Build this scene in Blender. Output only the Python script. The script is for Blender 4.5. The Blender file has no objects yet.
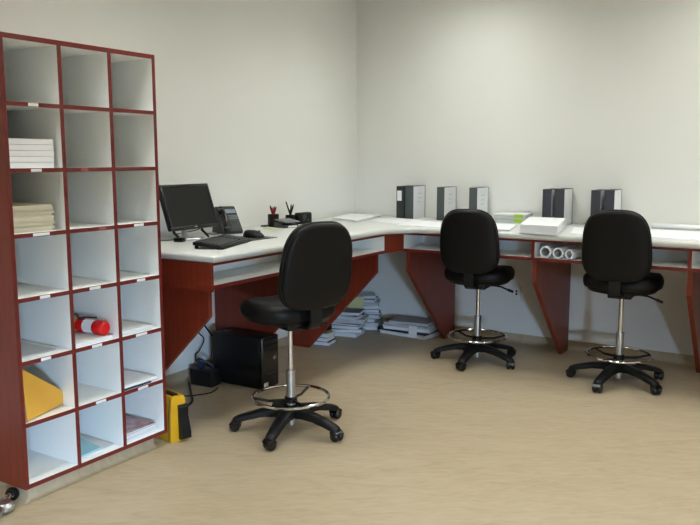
import bpy, bmesh, math, random
from mathutils import Vector, Matrix
random.seed(7)
R = math.radians
S = bpy.context.scene
COL = S.collection

# ------------------------------------------------------------------ camera
F_PX, PITCH, ROLL, YAW = 763.09, 0.13484, -0.0009, 0.55938
CAM = Vector((3.656, -5.950, 1.5))
cd = bpy.data.cameras.new('camera'); cam = bpy.data.objects.new('camera', cd); COL.objects.link(cam)
cd.sensor_width = 36.0; cd.lens = F_PX / 700 * 36.0; cd.clip_start = 0.05; cd.clip_end = 100
cam.matrix_world = Matrix.Translation(CAM) @ Matrix.Rotation(YAW, 4, 'Z') @ Matrix.Rotation(math.pi/2 - PITCH, 4, 'X') @ Matrix.Rotation(ROLL, 4, 'Z')
S.camera = cam

# ------------------------------------------------------------------ world, exposure
w = bpy.data.worlds.new('world'); S.world = w; w.use_nodes = True
w.node_tree.nodes['Background'].inputs[0].default_value = (0.55, 0.70, 1.0, 1)
w.node_tree.nodes['Background'].inputs[1].default_value = 1.0
S.view_settings.view_transform = 'Standard'; S.view_settings.look = 'None'
S.view_settings.exposure = 0.05; S.view_settings.gamma = 1.0; S.view_settings.use_curve_mapping = False
S.cycles.use_denoising = True
S.cycles.max_bounces = 10; S.cycles.diffuse_bounces = 6
# daylight from outside, entering through the low window in the right-hand wall
la = bpy.data.lights.new('outdoor_daylight', 'AREA'); la.shape = 'RECTANGLE'; la.size = 2.6; la.size_y = .8
la.energy = 2700; la.color = (0.50, 0.72, 1.0)
lo = bpy.data.objects.new('outdoor_daylight', la); COL.objects.link(lo)
lo.location = (8.7, -10.05, .95)
lo.rotation_euler = (Vector((6.2, -7.7, .5)) - lo.location).to_track_quat('-Z', 'Y').to_euler()
PANEL_STRENGTH = 14.4
PANEL_COLOR = (0.98, 1.0, 0.94)
PANELS = [(x, y) for x in (1.25, 3.15, 5.05) for y in (-1.05, -3.2, -5.7)]

# ------------------------------------------------------------------ pixel -> place helpers
_r = Vector((math.cos(YAW), math.sin(YAW), 0))
_f = Vector((-math.sin(YAW)*math.cos(PITCH), math.cos(YAW)*math.cos(PITCH), -math.sin(PITCH)))
_u = _r.cross(_f)
_r, _u = _r*math.cos(ROLL)+_u*math.sin(ROLL), _u*math.cos(ROLL)-_r*math.sin(ROLL)
def at(px, py, **k):
    """point where the ray of a pixel meets the plane x=, y= or z="""
    d = _r*((px-350)/F_PX) - _u*((py-262.5)/F_PX) + _f
    (ax, v), = k.items(); i = 'xyz'.index(ax)
    return CAM + d*((v-CAM[i])/d[i])

# ------------------------------------------------------------------ materials
MATS = {}
def lin(c): return tuple(((v/12.92) if v <= .04045 else ((v+.055)/1.055)**2.4) for v in c)
def mat(name, rgb, rough=.5, metal=0, var=0, scale=8, stretch=(1,1,1), bump=0, spec=.5, rgb2=None, detail=4):
    m = bpy.data.materials.new(name); m.use_nodes = True; MATS[name] = m
    nt = m.node_tree; b = nt.nodes['Principled BSDF']; c = lin(rgb)
    b.inputs['Base Color'].default_value = (*c, 1); b.inputs['Roughness'].default_value = rough
    b.inputs['Metallic'].default_value = metal; b.inputs['Specular IOR Level'].default_value = spec
    if var or rgb2 or bump:
        tc = nt.nodes.new('ShaderNodeTexCoord'); mp = nt.nodes.new('ShaderNodeMapping'); mp.inputs['Scale'].default_value = stretch
        nz = nt.nodes.new('ShaderNodeTexNoise'); nz.inputs['Scale'].default_value = scale; nz.inputs['Detail'].default_value = detail
        nt.links.new(tc.outputs['Object'], mp.inputs[0]); nt.links.new(mp.outputs[0], nz.inputs[0])
        if var or rgb2:
            cr = nt.nodes.new('ShaderNodeValToRGB'); e = cr.color_ramp.elements
            e[0].position = .3; e[1].position = .7
            c2 = lin(rgb2) if rgb2 else tuple(min(1, v*(1+var)) for v in c)
            c1 = c if rgb2 else tuple(v*(1-var) for v in c)
            e[0].color = (*c1, 1); e[1].color = (*c2, 1)
            nt.links.new(nz.outputs[0], cr.inputs[0]); nt.links.new(cr.outputs[0], b.inputs['Base Color'])
        if bump:
            bp = nt.nodes.new('ShaderNodeBump'); bp.inputs['Strength'].default_value = bump; bp.inputs['Distance'].default_value = .01
            nt.links.new(nz.outputs[0], bp.inputs['Height']); nt.links.new(bp.outputs[0], b.inputs['Normal'])
    return m
mat('wall_paint', (.885,.885,.872), .75, var=.012, scale=1.5, bump=.0)
mat('ceiling_paint', (.78,.78,.76), .9)
mat('wood_red', (.45,.17,.10), .38, var=.16, scale=6, stretch=(6,6,.6), spec=.4)
mat('wood_edge', (.40,.10,.085), .38, var=.08, scale=20)
mat('laminate', (.79,.795,.785), .35, var=.015, scale=40)
mat('white_board', (.93,.935,.93), .45, var=.01, scale=3)
mat('vinyl', (.05,.047,.047), .45, var=.08, scale=120, bump=.04, spec=.22)
mat('black_plastic', (.062,.062,.066), .45, spec=.3)
mat('black_gloss', (.05,.05,.055), .22)
mat('screen', (.09,.09,.09), .35, spec=.25)
mat('dark_grey', (.21,.22,.23), .45)
mat('mid_grey', (.42,.43,.45), .5)
mat('chrome', (.86,.86,.86), .13, 1)
mat('steel', (.72,.73,.74), .3, 1)
mat('paper', (.90,.905,.92), .7, var=.015, scale=5)
mat('paper_grey', (.74,.75,.77), .7, var=.03, scale=6)
mat('paper_cream', (.80,.77,.69), .7, var=.03, scale=10)
mat('paper_blue', (.64,.83,.89), .7)
mat('card_yellow', (.83,.82,.62), .7)
mat('manila', (.83,.62,.22), .6, var=.06, scale=6)
mat('red_plastic', (.80,.06,.08), .25)
mat('yellow_plastic', (.80,.60,.06), .5, var=.06, scale=9)
mat('binder_black', (.13,.14,.15), .5)
mat('binder_grey', (.27,.30,.31), .5)
mat('binder_navy', (.185,.185,.23), .5)
mat('book_dark', (.13,.15,.20), .5)
mat('book_navy', (.14,.15,.28), .5)
mat('book_green', (.42,.52,.50), .5)
mat('book_red', (.62,.33,.33), .5)
mat('book_white', (.82,.83,.86), .6)
mat('book_slate', (.50,.54,.60), .6)
mat('green_label', (.62,.78,.20), .6)
mat('orange_label', (.9,.62,.12), .6)
mat('ink', (.25,.26,.28), .7)
mat('clear_plastic', (.80,.83,.83), .25)
mat('mesh_metal', (.14,.12,.11), .4, .6)

# marbled sheet floor
def floor_mat():
    m = bpy.data.materials.new('marbled_floor'); m.use_nodes = True; MATS['floor'] = m
    nt = m.node_tree; b = nt.nodes['Principled BSDF']; L = nt.links.new
    tc = nt.nodes.new('ShaderNodeTexCoord')
    def nz(scale, st, detail, dist, rot):
        mp = nt.nodes.new('ShaderNodeMapping'); mp.vector_type = 'TEXTURE'; mp.inputs['Scale'].default_value = st; mp.inputs['Rotation'].default_value = (0,0,rot)
        n = nt.nodes.new('ShaderNodeTexNoise'); n.inputs['Scale'].default_value = scale; n.inputs['Detail'].default_value = detail; n.inputs['Distortion'].default_value = dist
        L(tc.outputs['Object'], mp.inputs[0]); L(mp.outputs[0], n.inputs[0]); return n
    n1 = nz(4, (1.2,.45,1), 8, 1.0, R(24)); n2 = nz(16, (1.4,.4,1), 6, .6, R(38)); n3 = nz(.8, (1,1,1), 3, 0, 0)
    a = nt.nodes.new('ShaderNodeMath'); a.operation = 'MULTIPLY_ADD'; a.inputs[1].default_value = .45; L(n2.outputs[0], a.inputs[0])
    a2 = nt.nodes.new('ShaderNodeMath'); a2.operation = 'MULTIPLY_ADD'; a2.inputs[1].default_value = .45; L(n1.outputs[0], a2.inputs[0])
    a3 = nt.nodes.new('ShaderNodeMath'); a3.operation = 'MULTIPLY'; a3.inputs[1].default_value = .12; L(n3.outputs[0], a3.inputs[0])
    L(a3.outputs[0], a2.inputs[2]); L(a2.outputs[0], a.inputs[2])
    cr = nt.nodes.new('ShaderNodeValToRGB'); e = cr.color_ramp.elements
    e[0].position = .34; e[0].color = (*lin((.64,.575,.475)), 1); e[1].position = .66; e[1].color = (*lin((.71,.652,.555)), 1)
    x = e.new(.5); x.color = (*lin((.685,.622,.52)), 1)
    L(a.outputs[0], cr.inputs[0]); L(cr.outputs[0], b.inputs['Base Color'])
    b.inputs['Roughness'].default_value = .42; b.inputs['Specular IOR Level'].default_value = .4
floor_mat()
def emit(name, rgb, s):
    m = bpy.data.materials.new(name); m.use_nodes = True; nt = m.node_tree; nt.nodes.clear()
    e = nt.nodes.new('ShaderNodeEmission'); e.inputs[0].default_value = (*rgb, 1); e.inputs[1].default_value = s
    o = nt.nodes.new('ShaderNodeOutputMaterial'); nt.links.new(e.outputs[0], o.inputs[0]); MATS[name] = m
emit('panel_light', PANEL_COLOR, PANEL_STRENGTH)
def pane_mat():
    m = bpy.data.materials.new('window_glass'); m.use_nodes = True; nt = m.node_tree; nt.nodes.clear(); MATS['glass'] = m
    t = nt.nodes.new('ShaderNodeBsdfTransparent'); g = nt.nodes.new('ShaderNodeBsdfGlossy'); g.inputs['Roughness'].default_value = .02
    mx = nt.nodes.new('ShaderNodeMixShader'); mx.inputs[0].default_value = .06
    o = nt.nodes.new('ShaderNodeOutputMaterial'); nt.links.new(t.outputs[0], mx.inputs[1]); nt.links.new(g.outputs[0], mx.inputs[2]); nt.links.new(mx.outputs[0], o.inputs[0])
pane_mat()

# ------------------------------------------------------------------ mesh helpers
def bm_new(): return bmesh.new()
def box(bm, x0, x1, y0, y1, z0, z1, bev=0, M=None, seg=2):
    r = bmesh.ops.create_cube(bm, size=1)['verts']
    for v in r: v.co = Vector((x0+(v.co.x+.5)*(x1-x0), y0+(v.co.y+.5)*(y1-y0), z0+(v.co.z+.5)*(z1-z0)))
    if M: bmesh.ops.transform(bm, matrix=M, verts=r)
    if bev:
        es = {e for v in r for e in v.link_edges}
        bmesh.ops.bevel(bm, geom=list(es), offset=bev, segments=seg, affect='EDGES', profile=.5)
    return bm
def prism(bm, pts, d, bev=0):
    """solid between polygon pts (3d) and the same moved by vector d"""
    a = [bm.verts.new(q) for q in pts]; b = [bm.verts.new(Vector(q)+Vector(d)) for q in pts]
    n = len(pts); fs = [bm.faces.new(a), bm.faces.new(b[::-1])]
    for i in range(n): fs.append(bm.faces.new((a[i], b[i], b[(i+1)%n], a[(i+1)%n])))
    bmesh.ops.recalc_face_normals(bm, faces=fs)
    if bev:
        es = {e for f in fs for e in f.edges}
        bmesh.ops.bevel(bm, geom=list(es), offset=bev, segments=2, affect='EDGES', profile=.5)
    return bm
def loft(bm, rings, cap=True, closed=True):
    V = [[bm.verts.new(q) for q in r] for r in rings]; n = len(V[0]); fs = []
    for a, b in zip(V[:-1], V[1:]):
        for i in range(n if closed else n-1): fs.append(bm.faces.new((a[i], a[(i+1)%n], b[(i+1)%n], b[i])))
    if cap: fs.append(bm.faces.new(V[0][::-1])); fs.append(bm.faces.new(V[-1]))
    bmesh.ops.recalc_face_normals(bm, faces=fs)
    return bm
def tube(bm, pts, r, n=8, closed=False):
    pts = [Vector(q) for q in pts]; N = len(pts); rings = []; up = None
    rs = r if isinstance(r, (list, tuple)) else [r]*N
    for i, q in enumerate(pts):
        t = (pts[(i+1)%N]-pts[i-1]) if closed else (pts[min(i+1,N-1)]-pts[max(i-1,0)])
        t.normalize()
        if up is None: up = Vector((0,0,1)) if abs(t.z) < .9 else Vector((1,0,0))
        a = t.cross(up).normalized(); up = a.cross(t).normalized()
        rings.append([q + (a*math.cos(2*math.pi*k/n)+up*math.sin(2*math.pi*k/n))*rs[i] for k in range(n)])
    if closed: rings.append(rings[0]); 
    if closed:
        V = [[bm.verts.new(q) for q in rr] for rr in rings[:-1]]
        for i in range(N):
            a, b = V[i], V[(i+1)%N]
            for k in range(n): bm.faces.new((a[k], a[(k+1)%n], b[(k+1)%n], b[k]))
        bmesh.ops.recalc_face_normals(bm, faces=bm.faces[:])
        return bm
    return loft(bm, rings)
def lathe(bm, prof, n=20, M=None):
    rings = [[Vector((r*math.cos(2*math.pi*k/n), r*math.sin(2*math.pi*k/n), z)) for k in range(n)] for r, z in prof]
    if M: rings = [[M @ q for q in rr] for rr in rings]
    return loft(bm, rings)
def smooth_path(P, n=6):
    P = [Vector(q) for q in P]; out = []
    for i in range(len(P)-1):
        a, b, c, d = P[max(i-1,0)], P[i], P[i+1], P[min(i+2,len(P)-1)]
        for k in range(n):
            t = k/n; out.append(.5*((2*b)+(c-a)*t+(2*a-5*b+4*c-d)*t*t+(3*b-a-3*c+d)*t**3))
    return out+[P[-1]]
def obj(name, bm, material, parent=None, world=False, smooth=True, ang=35):
    me = bpy.data.meshes.new(name)
    if world and parent is not None:
        L = parent.matrix_basis.inverted(); bmesh.ops.transform(bm, matrix=L, verts=bm.verts[:])
    bm.to_mesh(me); bm.free()
    for m in (material if isinstance(material, (list, tuple)) else [material]): me.materials.append(MATS[m])
    if smooth:
        me.shade_smooth(); me.set_sharp_from_angle(angle=R(ang))
    o = bpy.data.objects.new(name, me); COL.objects.link(o)
    if parent is not None: o.parent = parent
    return o
def tag(o, label, cat, group=None):
    o['label'] = label; o['category'] = cat
    if group: o['group'] = group
    return o
def thing(name, label, cat, loc=(0,0,0), rz=0, group=None):
    o = bpy.data.objects.new(name, None); COL.objects.link(o); o.empty_display_size = .1
    o.matrix_basis = Matrix.Translation(Vector(loc)) @ Matrix.Rotation(rz, 4, 'Z')
    return tag(o, label, cat, group)
def struct(name, bm, m, parent=None, **k):
    o = obj(name, bm, m, parent, **k)
    if parent is None: o['kind'] = 'structure'
    return o
def put(bm, name, m, label, cat, group=None, **k):
    """single-mesh thing modelled in world space; its origin goes to its base"""
    vs = [v.co for v in bm.verts]
    lo = Vector([min(v[i] for v in vs) for i in range(3)]); hi = Vector([max(v[i] for v in vs) for i in range(3)])
    c = Vector(((lo.x+hi.x)/2, (lo.y+hi.y)/2, lo.z)); bmesh.ops.translate(bm, vec=-c, verts=bm.verts[:])
    o = obj(name, bm, m, **k); o.location = c
    return tag(o, label, cat, group)

# ================================================================== ROOM
RX, RY, RZ = 6.2, -8.4, 3.02
struct('floor', box(bm_new(), -.12, RX+.12, RY-.12, .12, -.1, 0), 'floor', smooth=False)
struct('ceiling', box(bm_new(), -.12, RX+.12, RY-.12, .12, RZ, RZ+.1), 'ceiling_paint', smooth=False)
struct('wall_left', box(bm_new(), -.12, 0, RY-.12, .12, 0, RZ), 'wall_paint', smooth=False)
struct('wall_back', box(bm_new(), 0, RX+.12, 0, .12, 0, RZ), 'wall_paint', smooth=False)
struct('wall_front', box(bm_new(), 0, RX+.12, RY-.12, RY, 0, RZ), 'wall_paint', smooth=False)
WY0, WY1, WZ0, WZ1 = -8.3, -7.1, .1, .88
b = bm_new()
box(b, RX, RX+.12, RY, WY0, 0, RZ); box(b, RX, RX+.12, WY1, 0, 0, RZ); box(b, RX, RX+.12, WY0, WY1, 0, WZ0); box(b, RX, RX+.12, WY0, WY1, WZ1, RZ)
struct('wall_right', b, 'wall_paint', smooth=False)
win = bpy.data.objects.new('window_1', None); COL.objects.link(win); win.location = (RX+.06, (WY0+WY1)/2, WZ0); win['kind'] = 'structure'
b = bm_new()
for a_ in ((WY0, WY0+.05, WZ0, WZ1), (WY1-.05, WY1, WZ0, WZ1), (WY0, WY1, WZ0, WZ0+.05), (WY0, WY1, WZ1-.05, WZ1), ((WY0+WY1)/2-.025, (WY0+WY1)/2+.025, WZ0, WZ1)):
    box(b, RX+.03, RX+.09, *a_)
obj('window_frame', b, 'steel', win, world=True, smooth=False)
for a_ in ((WY0+.05, (WY0+WY1)/2-.025), ((WY0+WY1)/2+.025, WY1-.05)):
    obj('pane', box(bm_new(), RX+.057, RX+.063, *a_, WZ0+.05, WZ1-.05), 'glass', win, world=True, smooth=False)

# coved sheet-floor skirting
CH = .072
def cove_profile():
    P = [(0, CH), (.004, CH), (.004, .035)]
    for k in range(7):
        t = k/6*math.pi/2; P.append((.004+.03*(1-math.cos(t)), .001+.03*(1-math.sin(t))))
    P += [(.034, 0), (0, 0)]
    return P
cp = cove_profile()
b = bm_new(); prism(b, [(x, RY, z) for x, z in cp], (0, -RY, 0)); struct('baseboard_left', b, 'floor')
b = bm_new(); prism(b, [(.034, -x, z) for x, z in cp], (RX-.034, 0, 0)); struct('baseboard_back', b, 'floor')

# ceiling light panels (above the frame, they light the room)
for i, (x, y) in enumerate(PANELS):
    lab = '%s ceiling light panel in the row over the %s' % (('rear', 'middle', 'front')[i % 3], ('left wall' if x < 2 else 'middle of the room' if x < 4 else 'right side of the room'))
    t = thing('ceiling_light', lab, 'light', (x, y, RZ), 0, 'recessed ceiling light panels')
    b = bm_new()
    for a_ in ((-.32,.32,-.62,-.6), (-.32,.32,.6,.62), (-.32,-.3,-.6,.6), (.3,.32,-.6,.6)): box(b, *a_, -.068, 0)
    obj('frame', b, 'ceiling_paint', t, smooth=False)
    b = bm_new()
    for k in range(1, 5): box(b, -.3+.12*k-.002, -.3+.12*k+.002, -.6, .6, -.062, -.014)
    for k in range(1, 10): box(b, -.3, .3, -.6+.12*k-.002, -.6+.12*k+.002, -.062, -.014)
    obj('louver', b, 'ceiling_paint', t, smooth=False)
    obj('diffuser', box(bm_new(), -.3, .3, -.6, .6, -.012, -.004), 'panel_light', t, smooth=False)

# wall socket
s = at(516.8, 292.5, y=0)
t = thing('wall_socket', 'white wall socket with two dark holes under the back desk', 'socket', (s.x, 0, s.z-.06))
obj('plate', box(bm_new(), -.037, .037, -.008, -.0005, .0, .12, .002), 'wall_paint', t)
for z in (.049, .073):
    b = bm_new(); lathe(b, [(.007, 0), (.0085, .002), (.0085, .004)], 12, Matrix.Translation((0, -.0075, z)) @ Matrix.Rotation(R(90), 4, 'X'))
    obj('socket_hole', b, 'black_gloss', t)

# ================================================================== PIGEONHOLE SHELF
XS, YS0, SW, ZS0, HR, DEP = .782, -4.009, .821, .080, .2747, .765
TH = .018
YL, YR = YS0-.012, YS0+SW+.009
ZTOP = ZS0+7*HR+.004
XB = XS-DEP
shelf = thing('pigeonhole_shelf', 'tall red-edged white pigeonhole shelf with three columns and seven rows', 'shelf', ((XS+XB)/2, (YL+YR)/2, 0))
def sp(name, bm, m, par=shelf): return obj(name, bm, m, par, world=True, smooth=False)
EB = .004                                            # depth of the red lipping
def board(name, x0, x1, y0, y1, z0, z1, m='white_board', lip=True):
    o = sp(name, box(bm_new(), x0, x1-(EB if lip else 0), y0, y1, z0, z1), m)
    if lip:
        bb = bm_new(); box(bb, x1-EB, x1, y0, y1, z0, z1); obj('edge_strip', bb, 'wood_edge', o, world=False, smooth=False)
        for v in o.children[-1].data.vertices: v.co -= shelf.location
    return o
board('side_panel', XB, XS, YL, YL+TH, ZS0-.01, ZTOP, 'wood_red'); board('side_panel', XB, XS, YR-TH, YR, ZS0-.01, ZTOP, 'wood_red')
for y0, y1 in ((YL+TH, YL+TH+.002), (YR-TH-.002, YR-TH)):
    sp('side_lining', box(bm_new(), XB+.006, XS-.003, y0, y1, ZS0+TH/2, ZTOP-TH), 'white_board')
board('top_board', XB, XS, YL+TH, YR-TH, ZTOP-TH, ZTOP, 'white_board')
sp('top_cover', box(bm_new(), XB, XS, YL, YR, ZTOP, ZTOP+.003), 'wood_red')
board('bottom_board', XB, XS, YL+TH, YR-TH, ZS0-.01, ZS0+.009)
sp('back_panel', box(bm_new(), XB, XB+.006, YL+TH, YR-TH, ZS0+.009, ZTOP-TH), 'white_board')
CY = [YL+TH/2, YS0+SW/3, YS0+2*SW/3, YR-TH/2]
ZR = [ZS0+HR*k for k in range(8)]                     # 0 = bottom board
for j in (1, 2): board('divider', XB+.006, XS-.0005, CY[j]-TH/2, CY[j]+TH/2, ZS0+.009, ZTOP-TH)
for k in range(1, 7):
    for j in range(3):
        board('shelf_board', XB+.006, XS, CY[j]+TH/2+.0005, CY[j+1]-TH/2-.0005, ZR[k]-TH/2, ZR[k]+TH/2)
# coved plinth
b = bm_new(); box(b, XB+.02, XS-.055, YL+.03, YR-.05, 0, ZS0-.011)
prism(b, [(XS-.055+x*1.0, YL+.03, z) for x, z in [(q[0], min(q[1], ZS0-.012)) for q in cp]], (0, YR-YL-.08, 0))
prism(b, [(XB+.02, YL+.03-x, z) for x, z in [(q[0], min(q[1], ZS0-.012)) for q in cp]], (DEP-.075+.03, 0, 0))
obj('plinth', b, 'floor', shelf, world=True)
# small card labels on the board edges
for px0, px1, py in ((28,38,103.6),(31,41.5,170.3),(81,88,170),(33,49.5,234.9),(99,106,229),(134,143.5,225.2),(40,50,297.3),(89.5,100.5,288.3),(137,145,280.6),
                     (41,51,360),(92,102,345.6),(136,147,333.8),(96,106,401.2),(138,148,386.3)):
    p0, p1 = at(px0, py, x=XS), at(px1, py, x=XS); zz = min(ZR, key=lambda q: abs(q-p0.z))
    sp('card_label', box(bm_new(), XS, XS+.0015, p0.y, p1.y, zz-.0065, zz+.0065), 'paper' if px0 not in (81, 99) else 'book_red')
sp('sticker', box(bm_new(), XS-.06, XS-.03, CY[0]+TH/2+.0025, CY[0]+TH/2+.004, ZR[6]+.06, ZR[6]+.09), 'paper')

def stack_bm(x0, x1, y0, y1, z0, z1, n, jit=.006):
    b = bm_new(); h = (z1-z0)/n
    for k in range(n):
        dx, dy = random.uniform(-jit, jit), random.uniform(-jit, jit)
        box(b, x0+dx, x1+dx, y0+dy, y1+dy, z0+k*h, z0+(k+1)*h-h*.06)
    return b
c0, c1, c2, c3 = [c + TH/2 + .003 for c in CY]
e1, e2, e3 = CY[1]-TH/2-.003, CY[2]-TH/2-.003, CY[3]-TH/2-.003
G = 'papers kept in the pigeonholes'
def cz(row): return ZR[7-row]+TH/2+.0005
z = cz(2)
put(stack_bm(XS-.33, XS-.03, c0+.008, c0+.235, z, z+.125, 5, .003), 'paper_stack', 'paper', 'tall white paper stack in the second pigeonhole from the top, near column', 'paper', G)
z = cz(3)
put(stack_bm(XS-.36, XS-.035, c0+.008, c0+.22, z, z+.115, 12, .007), 'paper_stack', 'paper_cream', 'cream paper stack in the third pigeonhole from the top, near column', 'paper', G)
z = cz(5)
put(stack_bm(XS-.36, XS-.06, c0+.01, c0+.215, z, z+.006, 2, .003), 'paper_sheet', 'paper_grey', 'grey sheets lying alone in the fifth pigeonhole down, near column', 'paper', G)
put(stack_bm(XS-.34, XS-.02, c1+.012, c1+.225, z, z+.016, 3, .006), 'paper_stack', 'paper', 'thin white papers lying under the red-capped tube', 'paper', G)
put(stack_bm(XS-.36, XS-.02, c2+.012, c2+.215, z, z+.018, 4, .006), 'paper_stack', 'paper', 'thin white papers beside the black knob, fifth row, far column', 'paper', G)
b = bm_new(); lathe(b, [(.0, 0), (.009, 0), (.013, .006), (.014, .016), (.009, .024), (.003, .028)], 14); bmesh.ops.translate(b, vec=(XS-.05, c2+.024, z+.0185), verts=b.verts[:])
put(b, 'cap', 'black_gloss', 'small black knob on papers, fifth row, far column', 'cap')
z = cz(6)
put(stack_bm(XS-.36, XS-.015, c2+.012, c2+.225, z+.0085, z+.02, 3, .004), 'paper_stack', 'paper', 'white papers lying on a dark blue folder, sixth row, far column', 'paper', G)
put(box(bm_new(), XS-.37, XS-.008, c2+.006, c2+.18, z, z+.008, .001), 'folder', 'book_navy', 'dark blue folder under white papers, sixth row, far column', 'folder', G)
z = cz(7)
put(stack_bm(XS-.40, XS-.05, c1+.02, c1+.23, z, z+.006, 2, .004), 'paper_stack', 'paper', 'white sheets under the pale blue folder in the bottom row', 'paper', G)
b = bm_new(); prism(b, [(XS-.045, c1+.012, z+.008), (XS-.06, c1+.16, z+.008), (XS-.40, c1+.21, z+.012), (XS-.40, c1+.015, z+.012)], (0, 0, .006))
put(b, 'folder', 'paper_blue', 'pale blue folder in the bottom row, middle column', 'folder', G)
zz = z
for k, (h, m, lab) in enumerate(((.013, 'book_white', 'white magazine at the bottom of the bottom-row pile'), (.011, 'paper_grey', 'grey magazine second from the bottom in the bottom-row pile'),
                          (.012, 'book_white', 'white magazine just under the reddish one in the bottom-row pile'), (.008, 'mag', 'magazine with a reddish printed cover on top of the bottom-row pile'))):
    if m == 'mag':
        mat('mag', (.62,.30,.33), .35, rgb2=(.72,.70,.74), scale=22, detail=2)
    d = random.uniform(-.006, .006)
    t = thing('magazine', lab, 'magazine', (XS-.165+d, (c2+e3)/2-.012, zz), R(random.uniform(-3, 3)), 'magazines in the bottom pigeonhole')
    obj('pages', box(bm_new(), -.135, .135, -.103, .101, .0012, h-.0012), 'paper', t, smooth=False)
    obj('cover', box(bm_new(), -.137, .137, -.105, .103, h-.0012, h), m, t, smooth=False)
    obj('back_cover', box(bm_new(), -.137, .137, -.105, .103, 0, .0012), m, t, smooth=False)
    zz += h+.0005
# red-capped tube lying on its side
z = cz(5)+.0165
tu = thing('tube_container', 'white and red banded tube with a bright red cap in a pigeonhole', 'container', (XS-.045, c1+.202, z), R(3), None)
MT = Matrix.Translation((0, 0, .036)) @ Matrix.Rotation(R(-90), 4, 'Y')
def tl(prof): 
    b = bm_new(); lathe(b, prof, 24, MT); return b
obj('tube_body', tl([(.030, .055), (.0335, .058), (.0335, .30), (.02, .305)]), 'paper', tu)
obj('red_band', tl([(.0335, .122), (.0342, .1225), (.0342, .1695), (.0335, .17)]), 'red_plastic', tu)
obj('yellow_band', tl([(.0335, .17), (.0341, .1705), (.0341, .1865), (.0335, .187)]), 'orange_label', tu)
obj('cap', tl([(.012, -.012), (.026, -.011), (.033, -.004), (.036, .008), (.036, .05), (.034, .056)]), 'red_plastic', tu)
P = [(XS-.30+.015*k, c1+.20+.02*math.sin(k*.7), z+.0735+.005*abs(math.sin(k*.9))) for k in range(13)]
put(tube(bm_new(), smooth_path(P, 3), .0045, 6), 'cord', 'book_dark', 'short dark cord lying along the top of the red-capped tube', 'cord')
# manila envelope leaning in its pigeonhole
b = bm_new()
q = [at(20.5, 369, x=XS-.04), at(66.5, 393.5, x=XS-.10), at(62, 404, x=XS-.09), at(27, 424.0, x=XS-.02)]
q[0].y = max(q[0].y, c0+.002); q[3].y = max(q[3].y, c0+.002); q[3].z = max(q[3].z, cz(6)+.002)
prism(b, q, (.006, 0, .003))
put(b, 'envelope', 'manila', 'yellow-brown manila envelope leaning in the sixth-row pigeonhole', 'envelope', smooth=False)

# ================================================================== DESK
ZT, ZU, ZC = 1.0, .957, .817
FX = .925                                              # carcass front, left desk;  -FX for the back desk
YE = -2.975                                            # near end of left desk
XE = 4.4                                               # far right end of back desk
def lpoly(o, r=.05):
    """worktop outline with a chamfered inner corner, front edge at distance o from both walls"""
    return [(0.002, YE), (o, YE), (o, -1.19), (o+.012, -1.135), (1.09, -(o+.012)), (1.145, -o), (XE, -o), (XE, -.002), (.002, -.002)]
b = bm_new()
rings = []
for inset, z in ((.016, ZU), (.004, ZU+.006), (0, ZU+.016), (0, ZT-.016), (.004, ZT-.005), (.016, ZT)):
    rings.append([(x, y + (inset if i < 2 else 0), z) for i, (x, y) in enumerate(lpoly(.950-inset))])
loft(b, rings)
wt = put(b, 'worktop', 'laminate', 'long white L-shaped laminate worktop along both walls', 'worktop', ang=50)

LEGS_A = (-2.925, -1.955, -1.05); LEGS_B = (.997, 1.975, 2.962, 3.95)
YCL, XCR = -1.11, .985                                 # ends of the two carcasses at the corner panel
DA = thing('cubby_desk', 'red wooden desk frame with open cubbies along the left wall', 'desk', (.45, -2.0, 0))
DB = thing('cubby_desk', 'red wooden desk frame with open cubbies along the back wall', 'desk', (2.4, -.45, 0))
def leg_profile(f=.875): return [(.04, 0), (.205, 0), (f, .655), (f, ZC), (.04, ZC)]
def dpart(par, name, bm, m): return obj(name, bm, m, par, world=True, smooth=False)
for y in LEGS_A:
    b = bm_new(); prism(b, [(x, y-.015, z) for x, z in leg_profile(.83 if y > -1.2 else .875)], (0, .03, 0), .0015); dpart(DA, 'support_leg', b, 'wood_red')
for x in LEGS_B:
    b = bm_new(); prism(b, [(x-.015, -v, z) for v, z in leg_profile()], (.03, 0, 0), .0015); dpart(DB, 'support_leg', b, 'wood_red')
BK = .60                                               # cubby back panel distance from wall
dpart(DA, 'end_panel', box(bm_new(), .03, FX, YE+.006, YE+.026, ZC-.016, ZU-.0005), 'wood_red')
def cubby(par, along, a0, a1, divs):
    def bx(f0, f1, s0, s1, z0, z1):                    # f = distance from wall, s = along the wall
        b = bm_new()
        return box(b, f0, f1, s0, s1, z0, z1) if along == 'y' else box(b, s0, s1, -f1, -f0, z0, z1)
    bb = dpart(par, 'cubby_floor', bx(BK, FX-.004, a0, a1, ZC, ZC+.018), 'white_board')
    dpart(par, 'floor_edge', bx(FX-.004, FX, a0, a1, ZC-.0005, ZC+.018), 'wood_edge')
    dpart(par, 'floor_underside', bx(BK, FX-.004, a0, a1, ZC-.004, ZC-.0002), 'wood_red')
    dpart(par, 'cubby_ceiling', bx(BK, FX-.004, a0, a1, ZU-.016, ZU-.001), 'white_board')
    dpart(par, 'top_rail', bx(FX-.004, FX, a0, a1, ZU-.016, ZU-.001), 'wood_edge')
    dpart(par, 'back_panel', bx(BK-.012, BK, a0, a1, ZC, ZU-.001), 'white_board')
    for d in divs:
        dpart(par, 'divider', bx(BK, FX-.004, d-.012, d+.012, ZC+.018, ZU-.016), 'white_board')
        dpart(par, 'divider_edge', bx(FX-.004, FX+.0005, d-.012, d+.012, ZC-.002, ZU-.001), 'wood_edge')
cubby(DA, 'y', YE+.026, YCL, (LEGS_A[1],))
cubby(DB, 'x', XCR, XE-.02, LEGS_B[1:])
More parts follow.
